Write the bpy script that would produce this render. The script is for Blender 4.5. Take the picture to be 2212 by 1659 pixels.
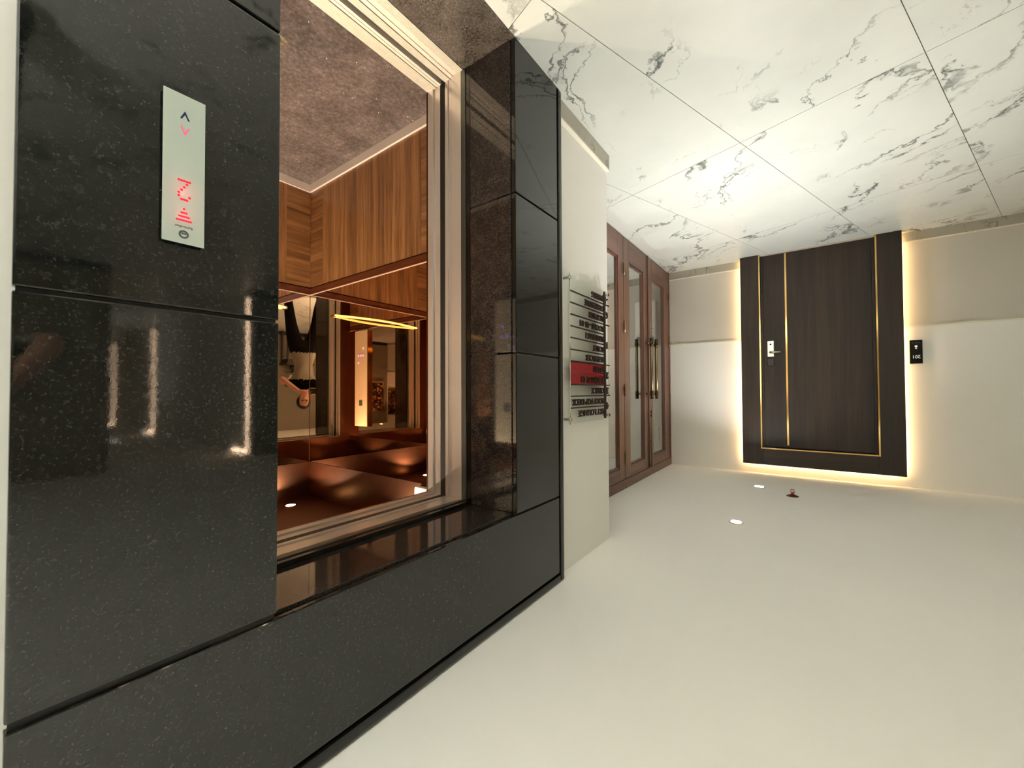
import bpy, bmesh, math, random
from mathutils import Vector, Matrix

random.seed(7)
scene = bpy.context.scene
for o in list(bpy.data.objects):
    bpy.data.objects.remove(o, do_unlink=True)
COL = scene.collection
PI = math.pi

# ------------------------------------------------------------------ camera
# The photograph was taken with the phone upside down: the camera is rolled by 180 degrees.
F_PX = 869.7
CAM = Vector((0.0, 0.0, 1.51))
yaw, pitch, roll = math.radians(36.389), math.radians(-1.085), math.radians(-0.257)
fwd = Vector((math.sin(yaw) * math.cos(pitch), math.cos(yaw) * math.cos(pitch), math.sin(pitch)))
rgt = Vector((math.cos(yaw), -math.sin(yaw), 0))
up = rgt.cross(fwd)
r2 = rgt * math.cos(roll) + up * math.sin(roll)
u2 = up * math.cos(roll) - rgt * math.sin(roll)
cd = bpy.data.cameras.new('camera')
cam = bpy.data.objects.new('camera', cd)
COL.objects.link(cam)
cd.sensor_fit = 'HORIZONTAL'
cd.sensor_width = 36.0
cd.lens = F_PX * 36.0 / 2212.0
cd.clip_start = 0.02
R, U, Bk = -r2, -u2, -fwd
cam.matrix_world = Matrix(((R.x, U.x, Bk.x, CAM.x), (R.y, U.y, Bk.y, CAM.y), (R.z, U.z, Bk.z, CAM.z), (0, 0, 0, 1)))
scene.camera = cam

# ------------------------------------------------------------------ world, exposure
w = bpy.data.worlds.new('world'); scene.world = w
w.use_nodes = True
w.node_tree.nodes['Background'].inputs[0].default_value = (0.9, 0.85, 0.75, 1)
w.node_tree.nodes['Background'].inputs[1].default_value = 0.02
vs = scene.view_settings
vs.view_transform = 'Standard'; vs.look = 'None'; vs.exposure = 0.72; vs.gamma = 1.0
vs.use_curve_mapping = False
try:
    scene.cycles.max_bounces = 10; scene.cycles.diffuse_bounces = 5; scene.cycles.glossy_bounces = 8; scene.cycles.transparent_max_bounces = 12
    scene.cycles.use_adaptive_sampling = True; scene.cycles.adaptive_threshold = 0.15; scene.cycles.adaptive_min_samples = 16
    scene.cycles.sample_clamp_indirect = 6.0
    scene.cycles.caustics_reflective = False; scene.cycles.caustics_refractive = False
    scene.cycles.use_denoising = True
except Exception:
    pass

CEIL = 2.44
HALL_W = 34.0       # watt of a bright hall downlight
HALL_COL = (1.0, 0.985, 0.965)
CAR_COL = (1.0, 0.82, 0.62)

def disk_light(name, loc, power, col, size=0.075, parent=None, spread=PI):
    l = bpy.data.lights.new(name, 'AREA'); l.shape = 'DISK'; l.size = size
    l.energy = power; l.color = col; l.spread = spread
    o = bpy.data.objects.new(name, l); COL.objects.link(o)
    if parent is not None:
        o.parent = parent; o.location = Vector(loc) - WLOC[parent.name]
    else:
        o.location = loc
    return o

WLOC = {}

# ------------------------------------------------------------------ mesh helpers
def S(r, g, b):
    def f(c):
        c /= 255.0
        return c / 12.92 if c <= 0.04045 else ((c + 0.055) / 1.055) ** 2.4
    return (f(r), f(g), f(b), 1)

def wl(o):
    return WLOC.get(o.name, Vector((0, 0, 0)))

def link_mesh(name, me, loc, mat, parent=None):
    o = bpy.data.objects.new(name, me); COL.objects.link(o)
    loc = Vector(loc)
    WLOC[o.name] = loc
    if mat is not None and not me.materials:
        me.materials.append(mat)
    if parent is not None:
        o.parent = parent
        o.location = loc - wl(parent)
    else:
        o.location = loc
    return o

def finish(name, bm, mat, parent=None, origin=None, smooth=False):
    bmesh.ops.recalc_face_normals(bm, faces=bm.faces)
    if origin is None:
        xs = [v.co for v in bm.verts]
        lo = Vector((min(v.x for v in xs), min(v.y for v in xs), min(v.z for v in xs)))
        hi = Vector((max(v.x for v in xs), max(v.y for v in xs), max(v.z for v in xs)))
        origin = (lo + hi) / 2
    origin = Vector(origin)
    bmesh.ops.translate(bm, verts=bm.verts, vec=-origin)
    me = bpy.data.meshes.new(name)
    bm.to_mesh(me); bm.free()
    if smooth:
        for p in me.polygons: p.use_smooth = True
    return link_mesh(name, me, origin, mat, parent)

def add_box(bm, x0, x1, y0, y1, z0, z1, bev=0.0):
    v = [bm.verts.new(c) for c in ((x0, y0, z0), (x1, y0, z0), (x1, y1, z0), (x0, y1, z0), (x0, y0, z1), (x1, y0, z1), (x1, y1, z1), (x0, y1, z1))]
    fs = [(0, 3, 2, 1), (4, 5, 6, 7), (0, 1, 5, 4), (1, 2, 6, 5), (2, 3, 7, 6), (3, 0, 4, 7)]
    nf = [bm.faces.new([v[i] for i in f]) for f in fs]
    if bev > 0:
        es = set()
        for f in nf: es.update(f.edges)
        bmesh.ops.bevel(bm, geom=list(es), offset=bev, segments=2, affect='EDGES', profile=0.6)

def box(name, x0, x1, y0, y1, z0, z1, mat, parent=None, bev=0.0):
    bm = bmesh.new(); add_box(bm, min(x0, x1), max(x0, x1), min(y0, y1), max(y0, y1), min(z0, z1), max(z0, z1), bev)
    return finish(name, bm, mat, parent)

def boxes(name, lst, mat, parent=None, bev=0.0):
    bm = bmesh.new()
    for b in lst: add_box(bm, *b, bev)
    return finish(name, bm, mat, parent)

def add_tube(bm, pts, r, seg=10, cap=True, radii=None):
    pts = [Vector(p) for p in pts]; rings = []
    prev = None
    for i, p in enumerate(pts):
        if i == 0: t = pts[1] - p
        elif i == len(pts) - 1: t = p - pts[-2]
        else: t = (pts[i + 1] - pts[i - 1])
        t.normalize()
        a = prev if prev is not None else (Vector((0, 0, 1)) if abs(t.z) < 0.9 else Vector((1, 0, 0)))
        n = (a - t * a.dot(t)).normalized(); prev = n
        b = t.cross(n)
        rr = radii[i] if radii else r
        rings.append([bm.verts.new(p + (n * math.cos(2 * PI * k / seg) + b * math.sin(2 * PI * k / seg)) * rr) for k in range(seg)])
    for i in range(len(rings) - 1):
        for k in range(seg):
            f = bm.faces.new((rings[i][k], rings[i][(k + 1) % seg], rings[i + 1][(k + 1) % seg], rings[i + 1][k]))
            f.smooth = True
    if cap:
        bm.faces.new(rings[0]); bm.faces.new(rings[-1])

def tube(name, pts, r, mat, parent=None, seg=10, radii=None):
    bm = bmesh.new(); add_tube(bm, pts, r, seg, True, radii)
    return finish(name, bm, mat, parent)

def lathe(name, prof, base, mat, parent=None, seg=24, axis='Z', smooth=True):
    """prof = [(r, h)...] turned about an axis through base."""
    bm = bmesh.new(); rings = []
    for r, h in prof:
        ring = []
        for k in range(seg):
            a = 2 * PI * k / seg
            c, s = r * math.cos(a), r * math.sin(a)
            p = {'Z': (c, s, h), 'X': (h, c, s), 'Y': (c, h, s)}[axis]
            ring.append(bm.verts.new(Vector(p) + Vector(base)))
        rings.append(ring)
    for i in range(len(rings) - 1):
        for k in range(seg):
            bm.faces.new((rings[i][k], rings[i][(k + 1) % seg], rings[i + 1][(k + 1) % seg], rings[i + 1][k]))
    if prof[0][0] > 1e-6: bm.faces.new(rings[0])
    if prof[-1][0] > 1e-6: bm.faces.new(rings[-1])
    bmesh.ops.remove_doubles(bm, verts=bm.verts, dist=1e-6)
    o = finish(name, bm, mat, parent)
    if smooth:
        for p in o.data.polygons: p.use_smooth = len(p.vertices) == 4
    return o

def prism(name, poly, ext, mat, parent=None):
    """poly: list of 3D points (planar), ext: extrusion vector."""
    bm = bmesh.new(); add_prism(bm, poly, ext)
    return finish(name, bm, mat, parent)

def add_prism(bm, poly, ext):
    a = [bm.verts.new(Vector(p)) for p in poly]; e = Vector(ext)
    b = [bm.verts.new(Vector(p) + e) for p in poly]
    n = len(a)
    bm.faces.new(a); bm.faces.new(list(reversed(b)))
    for i in range(n):
        bm.faces.new((a[i], b[i], b[(i + 1) % n], a[(i + 1) % n]))

def thing(name, label, cat, loc=(0, 0, 0), group=None, kind=None):
    o = bpy.data.objects.new(name, None); COL.objects.link(o)
    o.empty_display_size = 0.1
    o.location = loc; WLOC[o.name] = Vector(loc)
    tag(o, label, cat, group, kind)
    return o

def tag(o, label=None, cat=None, group=None, kind=None):
    if label: o['label'] = label
    if cat: o['category'] = cat
    if group: o['group'] = group
    if kind: o['kind'] = kind
    return o

FACE_X = Matrix(((0, 0, -1), (-1, 0, 0), (0, 1, 0)))    # text lying on a wall that faces -X
FACE_Y = Matrix(((1, 0, 0), (0, 0, -1), (0, 1, 0)))     # text lying on a wall that faces -Y

def text_mesh(name, body, size, loc, face, mat, parent, ext=0.001, align='LEFT', width=None, bold=0.0):
    cu = bpy.data.curves.new(name + '_curve', 'FONT')
    cu.body = body; cu.size = size; cu.extrude = ext; cu.align_x = align; cu.align_y = 'CENTER'
    cu.offset = bold; cu.resolution_u = 3
    tmp = bpy.data.objects.new('tmp_text', cu); COL.objects.link(tmp)
    dg = bpy.context.evaluated_depsgraph_get(); dg.update()
    me = bpy.data.meshes.new_from_object(tmp.evaluated_get(dg))
    bpy.data.objects.remove(tmp, do_unlink=True); bpy.data.curves.remove(cu)
    xs = [v.co.x for v in me.vertices]
    sx = 1.0
    if width and xs:
        sx = width / (max(xs) - min(xs))
    for v in me.vertices:
        v.co = face @ Vector((v.co.x * sx, v.co.y, v.co.z))
    me.materials.clear()
    return link_mesh(name, me, loc, mat, parent)

# ------------------------------------------------------------------ materials
class NT:
    def __init__(self, name):
        self.m = bpy.data.materials.new(name); self.m.use_nodes = True
        self.t = self.m.node_tree; self.t.nodes.clear()
        self.out = self.t.nodes.new('ShaderNodeOutputMaterial')
        self.p = self.t.nodes.new('ShaderNodeBsdfPrincipled')
        self.t.links.new(self.p.outputs[0], self.out.inputs[0])
    def n(self, typ, **kw):
        nd = self.t.nodes.new(typ)
        for k, v in kw.items():
            if k.startswith('i_'):
                key = k[2:]
                key = int(key) if key.isdigit() else key
                nd.inputs[key].default_value = v
            else: setattr(nd, k, v)
        return nd
    def l(self, a, b): self.t.links.new(a, b)
    def set(self, **kw):
        for k, v in kw.items(): self.p.inputs[k.replace('_', ' ')].default_value = v
    def ramp(self, src, stops, interp='LINEAR'):
        r = self.n('ShaderNodeValToRGB'); r.color_ramp.interpolation = interp
        e = r.color_ramp.elements
        while len(e) < len(stops): e.new(0.5)
        for i, (pos, c) in enumerate(stops):
            e[i].position = pos; e[i].color = c if len(c) == 4 else (*c, 1)
        self.l(src, r.inputs[0]); return r
    def bump(self, h, strength=0.2, dist=0.002):
        b = self.n('ShaderNodeBump'); b.inputs['Strength'].default_value = strength; b.inputs['Distance'].default_value = dist
        self.l(h, b.inputs['Height']); self.l(b.outputs[0], self.p.inputs['Normal']); return b
    def coord(self, kind='Object', scale=(1, 1, 1), rand=0.0, rot=(0, 0, 0)):
        if kind == 'World':
            src = self.n('ShaderNodeNewGeometry').outputs['Position']
        else:
            src = self.n('ShaderNodeTexCoord').outputs[kind]
        if rand:
            oi = self.n('ShaderNodeObjectInfo')
            mul = self.n('ShaderNodeMath', operation='MULTIPLY', i_1=rand); self.l(oi.outputs['Random'], mul.inputs[0])
            add = self.n('ShaderNodeVectorMath', operation='ADD'); self.l(src, add.inputs[0]); self.l(mul.outputs[0], add.inputs[1]); src = add.outputs[0]
        mp = self.n('ShaderNodeMapping'); mp.inputs['Scale'].default_value = scale; mp.inputs['Rotation'].default_value = rot
        self.l(src, mp.inputs[0]); return mp.outputs[0]
    def noise(self, vec, scale, detail=4, rough=0.5, dist=0.0):
        nd = self.n('ShaderNodeTexNoise'); nd.inputs['Scale'].default_value = scale; nd.inputs['Detail'].default_value = detail
        nd.inputs['Roughness'].default_value = rough; nd.inputs['Distortion'].default_value = dist
        self.l(vec, nd.inputs['Vector']); return nd

def plain(name, col, rough=0.5, metal=0.0, noise=0.0, scale=8, emit=None, estr=0.0, **kw):
    m = NT(name); m.set(Base_Color=col, Roughness=rough, Metallic=metal)
    v = m.coord('World'); nz = m.noise(v, scale, 3)
    d = max(noise, 0.02)
    c0 = tuple(max(0, c * (1 - d)) for c in col[:3]) + (1,); c1 = tuple(min(1, c * (1 + d)) for c in col[:3]) + (1,)
    r = m.ramp(nz.outputs['Fac'], [(0.3, c0), (0.7, c1)]); m.l(r.outputs[0], m.p.inputs['Base Color'])
    if emit: m.set(Emission_Color=emit, Emission_Strength=estr)
    if kw: m.set(**kw)
    return m.m

def plaster(name, col, rough=0.75):
    m = NT(name); m.set(Roughness=rough)
    v = m.coord('World'); n1 = m.noise(v, 1.3, 3); n2 = m.noise(v, 160, 2)
    c0 = tuple(c * 0.975 for c in col[:3]) + (1,)
    r = m.ramp(n1.outputs['Fac'], [(0.35, c0), (0.65, col)]); m.l(r.outputs[0], m.p.inputs['Base Color'])
    m.bump(n2.outputs['Fac'], 0.04, 0.001); m.set(**{'Specular_IOR_Level': 0.3}); return m.m

def marble(name, base, vein, rand=40.0, rough=0.12, scale=1.0, rot=-1.05, strength=1.0):
    m = NT(name); m.set(Roughness=rough, Specular_IOR_Level=0.35)
    v = m.coord('Object', (scale, scale, scale), rand, (0, 0, rot))
    warp = m.noise(v, 1.6, 6, 0.62)
    off = m.n('ShaderNodeVectorMath', operation='SCALE'); off.inputs['Scale'].default_value = 0.75
    m.l(warp.outputs['Color'], off.inputs[0])
    add = m.n('ShaderNodeVectorMath', operation='ADD'); m.l(v, add.inputs[0]); m.l(off.outputs[0], add.inputs[1])
    def ridge(scale_v, thick, seedoff):
        mp = m.n('ShaderNodeMapping'); mp.inputs['Scale'].default_value = scale_v; mp.inputs['Location'].default_value = seedoff
        m.l(add.outputs[0], mp.inputs[0])
        nz = m.noise(mp.outputs[0], 1.0, 5, 0.5, 0.25)
        s = m.n('ShaderNodeMath', operation='SUBTRACT', i_1=0.5); m.l(nz.outputs['Fac'], s.inputs[0])
        a = m.n('ShaderNodeMath', operation='ABSOLUTE'); m.l(s.outputs[0], a.inputs[0])
        r = m.ramp(a.outputs[0], [(0.0, (1, 1, 1)), (thick * 0.35, (0.65, 0.65, 0.65)), (thick, (0, 0, 0))]); return r.outputs[0]
    big = ridge((0.6, 2.3, 1), 0.0128, (3.1, 7.7, 0))
    fine = ridge((1.6, 3.8, 1), 0.007, (11.3, 1.9, 0))
    msk = m.noise(v, 1.9, 2, 0.5); mr = m.ramp(msk.outputs['Fac'], [(0.42, (0, 0, 0)), (0.56, (1, 1, 1))])
    msk2 = m.noise(v, 2.7, 2, 0.5); mr2 = m.ramp(msk2.outputs['Fac'], [(0.52, (0, 0, 0)), (0.68, (0.75, 0.75, 0.75))])
    b1 = m.n('ShaderNodeMath', operation='MULTIPLY'); m.l(big, b1.inputs[0]); m.l(mr.outputs[0], b1.inputs[1])
    b2 = m.n('ShaderNodeMath', operation='MULTIPLY'); m.l(fine, b2.inputs[0]); m.l(mr2.outputs[0], b2.inputs[1])
    mx = m.n('ShaderNodeMath', operation='MAXIMUM'); m.l(b1.outputs[0], mx.inputs[0]); m.l(b2.outputs[0], mx.inputs[1])
    cl = m.noise(v, 2.2, 5, 0.6)
    clr = m.ramp(cl.outputs['Fac'], [(0.35, base), (0.75, tuple(c * 0.90 for c in base[:3]) + (1,))])
    mix = m.n('ShaderNodeMix', data_type='RGBA')
    st = m.n('ShaderNodeMath', operation='MULTIPLY', i_1=strength); m.l(mx.outputs[0], st.inputs[0])
    m.l(st.outputs[0], mix.inputs[0]); m.l(clr.outputs[0], mix.inputs[6]); mix.inputs[7].default_value = vein
    m.l(mix.outputs[2], m.p.inputs['Base Color'])
    return m.m

def granite(name, c0, c1, c2, rough, bump, fine=90, cloud=4.0, sparkle=0.0, ior=1.6):
    m = NT(name)
    v = m.coord('World', rand=3.0)
    n1 = m.noise(v, fine, 4, 0.7); n2 = m.noise(v, cloud, 5, 0.65, 0.6)
    a = m.ramp(n1.outputs['Fac'], [(0.36, c0), (0.55, c1), (0.72, c2)])
    b = m.ramp(n2.outputs['Fac'], [(0.35, (0.72, 0.72, 0.72)), (0.70, (1.25, 1.25, 1.25))])
    mix = m.n('ShaderNodeMix', data_type='RGBA', blend_type='MULTIPLY'); mix.inputs[0].default_value = 1
    m.l(a.outputs[0], mix.inputs[6]); m.l(b.outputs[0], mix.inputs[7])
    col = mix.outputs[2]
    if sparkle:
        vo = m.n('ShaderNodeTexVoronoi'); vo.inputs['Scale'].default_value = 26; m.l(v, vo.inputs['Vector'])
        sp = m.ramp(vo.outputs['Distance'], [(0.0, (1, 1, 1)), (0.045, (1, 1, 1)), (0.08, (0, 0, 0))])
        rc = m.ramp(vo.outputs['Color'], [(0.60, (0, 0, 0)), (0.64, (1, 1, 1))])
        mu = m.n('ShaderNodeMath', operation='MULTIPLY'); m.l(sp.outputs[0], mu.inputs[0]); m.l(rc.outputs[0], mu.inputs[1])
        mx = m.n('ShaderNodeMix', data_type='RGBA'); m.l(mu.outputs[0], mx.inputs[0]); m.l(col, mx.inputs[6]); mx.inputs[7].default_value = (sparkle, sparkle * 0.9, sparkle * 0.8, 1)
        col = mx.outputs[2]
    m.l(col, m.p.inputs['Base Color'])
    rr = m.ramp(n2.outputs['Fac'], [(0.3, (rough * 0.8,) * 3), (0.7, (rough * 1.25,) * 3)]); m.l(rr.outputs[0], m.p.inputs['Roughness'])
    m.bump(n1.outputs['Fac'], bump, 0.001); m.set(IOR=ior)
    return m.m

def wood(name, dark, light, rough=0.4, axis='Z', scale=1.0, coat=0.0):
    m = NT(name); m.set(Roughness=rough)
    st = {'Z': (14, 14, 0.55), 'X': (0.55, 14, 14), 'Y': (14, 0.55, 14)}[axis]
    v = m.coord('Object', tuple(s * scale for s in st), 20.0)
    n1 = m.noise(v, 1.0, 5, 0.6, 0.6); n2 = m.noise(v, 6.0, 3, 0.6, 0.2); n3 = m.noise(v, 0.25, 2)
    a = m.n('ShaderNodeMath', operation='MULTIPLY', i_1=0.65); m.l(n1.outputs['Fac'], a.inputs[0])
    b = m.n('ShaderNodeMath', operation='MULTIPLY_ADD', i_1=0.35); m.l(n2.outputs['Fac'], b.inputs[0]); m.l(a.outputs[0], b.inputs[2])
    mid = tuple((d * 0.5 + l * 0.5) for d, l in zip(dark, light))
    r = m.ramp(b.outputs[0], [(0.34, dark), (0.50, mid), (0.64, light)]); m.l(r.outputs[0], m.p.inputs['Base Color'])
    m.bump(n2.outputs['Fac'], 0.05, 0.001)
    if coat: m.set(Coat_Weight=coat, Coat_Roughness=0.12)
    return m.m

def brushed(name, col, rough=0.22, axis='Z', contrast=0.06, metal=1.0):
    m = NT(name); m.set(Metallic=metal, Base_Color=col)
    st = {'Z': (260, 260, 1.2), 'Y': (260, 1.2, 260), 'X': (1.2, 260, 260)}[axis]
    v = m.coord('World', st); n = m.noise(v, 1.0, 3)
    r = m.ramp(n.outputs['Fac'], [(0.3, (rough * 0.95,) * 3), (0.7, (rough * 1.05,) * 3)]); m.l(r.outputs[0], m.p.inputs['Roughness'])
    c = m.ramp(n.outputs['Fac'], [(0.3, tuple(x * (1 - contrast) for x in col[:3])), (0.7, tuple(min(1, x * (1 + contrast)) for x in col[:3]))]); m.l(c.outputs[0], m.p.inputs['Base Color'])
    return m.m

def emitter(name, col, strength, base=(0.8, 0.8, 0.8, 1)):
    m = NT(name); m.set(Base_Color=base, Emission_Color=col, Emission_Strength=strength, Roughness=0.5); return m.m

def glass(name, col=(1, 1, 1, 1), rough=0.0, ior=1.45):
    # thin sheet: clear, with a Fresnel mirror reflection
    m = NT(name); t = m.n('ShaderNodeBsdfTransparent'); t.inputs[0].default_value = col
    g = m.n('ShaderNodeBsdfGlossy'); g.inputs['Roughness'].default_value = rough
    fr_ = m.n('ShaderNodeFresnel'); fr_.inputs['IOR'].default_value = ior
    ge = m.n('ShaderNodeNewGeometry'); inv = m.n('ShaderNodeMath', operation='SUBTRACT', i_0=1.0); m.l(ge.outputs['Backfacing'], inv.inputs[1])
    fm = m.n('ShaderNodeMath', operation='MULTIPLY'); m.l(fr_.outputs[0], fm.inputs[0]); m.l(inv.outputs[0], fm.inputs[1])
    mx = m.n('ShaderNodeMixShader'); m.l(fm.outputs[0], mx.inputs[0]); m.l(t.outputs[0], mx.inputs[1]); m.l(g.outputs[0], mx.inputs[2])
    m.l(mx.outputs[0], m.out.inputs[0]); return m.m

M = {}
M['wall'] = plaster('cream_paint', S(241, 239, 232))
M['ceil'] = plaster('ceiling_paint', S(246, 244, 238))
M['dado'] = plaster('grey_beige_wallcovering', S(207, 202, 191))
M['marble'] = marble('white_veined_marble_tile', S(211, 213, 204), S(84, 89, 83), rough=0.38)
M['taupe'] = plaster('taupe_wallcovering', S(140, 130, 112))
M['marble_base'] = marble('grey_marble_skirting', S(180, 175, 160), S(118, 114, 102), rough=0.3, scale=2.0)
M['grout'] = plain('tile_grout', S(120, 112, 92), 0.8)
M['cream_edge'] = plain('cream_edge', S(226, 221, 203), 0.5)
M['granite'] = granite('leathered_dark_granite', S(15, 16, 15), S(27, 29, 27), S(52, 54, 51), 0.02, 0.02, 140, 26, ior=1.58)
M['granite_pol'] = granite('polished_dark_granite', S(34, 29, 27), S(52, 46, 42), S(84, 76, 70), 0.05, 0.02, 170, 16)
M['granite_step'] = granite('threshold_granite', S(46, 40, 36), S(84, 76, 68), S(132, 122, 110), 0.28, 0.06, 130, 10)
M['granite_edge'] = plain('black_granite_edge', S(20, 20, 17), 0.14)
M['car_floor'] = granite('brown_starlight_granite', S(86, 76, 72), S(104, 93, 88), S(128, 117, 111), 0.03, 0.004, 60, 6, sparkle=0.95)
M['groove'] = plain('dark_joint', S(14, 14, 12), 0.6)
M['steel'] = brushed('brushed_stainless_steel', S(222, 214, 206), 0.26, 'Z', 0.015, 0.6)
M['steel_h'] = brushed('brushed_stainless_header', S(222, 212, 202), 0.26, 'Y', 0.015, 0.6)
M['steel_dark'] = brushed('dark_steel_edge', S(92, 96, 92), 0.3, 'Z', 0.02, 0.7)
M['alu'] = plain('ribbed_aluminium_sill', S(228, 218, 202), 0.42, 0.35, 0.05, 60)
M['dark_gap'] = plain('dark_door_gap', S(4, 4, 4), 0.8)  # near-black: shade inside the door gap and sill pit put into the colour
M['mirror'] = plain('bronze_mirror', S(230, 204, 180), 0.012, 1.0)
M['bronze'] = brushed('satin_bronze_panel', S(112, 75, 55), 0.32, 'Y', 0.03)
M['rose'] = plain('rose_metal_trim', S(240, 200, 178), 0.25, 0.3)
M['car_wood_v'] = wood('teak_veneer_vertical', S(92, 57, 29), S(172, 120, 74), 0.35, 'Z', 1.3)
M['car_wood_hx'] = wood('teak_veneer_cross', S(90, 55, 28), S(168, 116, 70), 0.35, 'X', 1.5)
M['car_wood_hy'] = wood('teak_veneer_cross_y', S(90, 55, 28), S(168, 116, 70), 0.35, 'Y', 1.5)
M['car_rail'] = wood('red_teak_rail', S(74, 34, 16), S(108, 54, 28), 0.3, 'X', 1.0)
M['skirt'] = plain('brushed_light_skirting', S(226, 212, 200), 0.35, 0.15)
M['white_gloss'] = plain('white_back_painted_glass', S(180, 192, 182), 0.12)
M['plate_edge'] = plain('dark_glass_edge', S(52, 60, 54), 0.2)
M['cop'] = plain('cream_control_panel', S(236, 222, 196), 0.3)
M['door_wood'] = wood('dark_walnut_veneer', S(27, 18, 11), S(58, 42, 29), 0.42, 'Z', 0.8)
M['door_wood_h'] = wood('dark_walnut_veneer_cross', S(27, 18, 11), S(56, 41, 28), 0.42, 'X', 0.8)
M['red_wood'] = wood('mahogany_joinery', S(70, 42, 32), S(128, 90, 74), 0.34, 'Z', 0.9)
M['red_wood_h'] = wood('mahogany_joinery_rail', S(72, 44, 33), S(130, 92, 76), 0.34, 'Y', 0.9)
M['gold'] = plain('polished_gold_trim', S(226, 186, 120), 0.10, 1.0)
M['brass'] = plain('antique_brass', S(158, 136, 100), 0.28, 1.0)
M['dark_brass'] = plain('dark_bronze_fitting', S(84, 70, 50), 0.35, 0.9)
M['chrome'] = plain('satin_chrome', S(205, 203, 196), 0.16, 1.0)
M['black'] = plain('black_gloss_plate', S(9, 9, 9), 0.15)
M['dark_brown'] = plain('dark_bronze_letter', S(48, 28, 22), 0.4)
M['strip_brown'] = plain('dark_strip', S(34, 24, 18), 0.4)
M['red'] = plain('red_acrylic', S(158, 22, 32), 0.25)
M['pane'] = glass('clear_door_glass')
M['acrylic'] = glass('clear_acrylic', (0.97, 0.985, 0.97, 1), 0.0, 1.3)
M['led_warm'] = emitter('warm_led_strip', S(255, 210, 148), 40.0)
M['led_corr'] = emitter('corridor_led_strip', S(255, 216, 180), 36.0)
M['lamp'] = emitter('downlight_lens', S(255, 250, 235), 22.0)
M['lamp_warm'] = emitter('car_downlight_lens', S(255, 220, 160), 14.0)
M['led_red'] = emitter('red_led', (1.0, 0.01, 0.04, 1), 0.75, (0.2, 0.005, 0.01, 1))
M['led_pink'] = emitter('pink_button_light', S(236, 90, 120), 0.45, (0.5, 0.1, 0.15, 1))
M['led_blue'] = emitter('violet_button_light', S(170, 130, 255), 1.2)
M['blue_print'] = plain('dark_blue_print', S(24, 40, 84), 0.4)
M['grey_print'] = plain('grey_print', S(78, 92, 88), 0.4)
M['white_print'] = plain('white_print', S(230, 230, 232), 0.4, emit=S(230, 230, 235), estr=0.25)
M['grey_mark'] = plain('dim_print', S(60, 60, 60), 0.4)
M['handrail'] = plain('lit_gold_handrail', S(240, 200, 120), 0.25, 0.6, emit=S(255, 216, 120), estr=1.6)
M['white_plastic'] = plain('white_plastic', S(236, 232, 222), 0.35)
M['copper'] = plain('copper_sprinkler', S(150, 62, 46), 0.3, 0.7)
M['dark_red'] = plain('dark_red_rosette', S(78, 26, 18), 0.4, 0.3)
M['cloth_grey'] = plain('grey_cotton', S(138, 130, 112), 0.85, noise=0.1)
M['cloth_black'] = plain('black_cotton', S(6, 6, 7), 0.9, noise=0.1, Specular_IOR_Level=0.1)
M['skin'] = plain('skin', S(196, 140, 112), 0.5)
M['hair'] = plain('black_hair', S(16, 12, 10), 0.45)
M['shoe'] = plain('dark_shoe', S(26, 24, 24), 0.5)
M['leaf'] = plain('orchid_leaf', S(62, 92, 40), 0.4, noise=0.2)
M['petal'] = plain('white_petal', S(236, 230, 214), 0.5)
M['pot'] = plain('dark_ceramic_pot', S(36, 30, 28), 0.25)
M['console'] = wood('black_stained_console', S(16, 13, 11), S(34, 27, 22), 0.35, 'Y')

# ------------------------------------------------------------------ setting: floor and tiles
TH = math.radians(18.428)
ct, st_ = math.cos(TH), math.sin(TH)
def to_tile(x, y): return (x * ct + y * st_, -x * st_ + y * ct)
def to_world(s, t): return (s * ct - t * st_, s * st_ + t * ct)

XL, YN, YB = -4.6, -4.4, 5.36          # hall bounds: left wall, near wall, back wall
PORT = 0.985                             # face of the granite surround
bm = bmesh.new()
for b in ((XL, PORT, YN, YB), (PORT, 1.04, 1.765, YB), (1.04, 4.05, 2.43, YB), (PORT, 1.04, YN, 0.03), (-15.2, XL, 1.0, 2.52)):
    add_box(bm, b[0], b[1], b[2], b[3], -0.10, -0.004)
floor = finish('floor', bm, M['grout'], None, (0, 0, 0))
tag(floor, 'white polished marble floor with grey veins, laid at a slant', 'floor', kind='structure')

def clip(poly, axis, val, keep_less):
    out = []
    for i in range(len(poly)):
        a, b = poly[i], poly[(i + 1) % len(poly)]
        ia = (a[axis] <= val) if keep_less else (a[axis] >= val)
        ib = (b[axis] <= val) if keep_less else (b[axis] >= val)
        if ia: out.append(a)
        if ia != ib:
            t = (val - a[axis]) / (b[axis] - a[axis])
            out.append((a[0] + (b[0] - a[0]) * t, a[1] + (b[1] - a[1]) * t))
    return out

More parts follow.
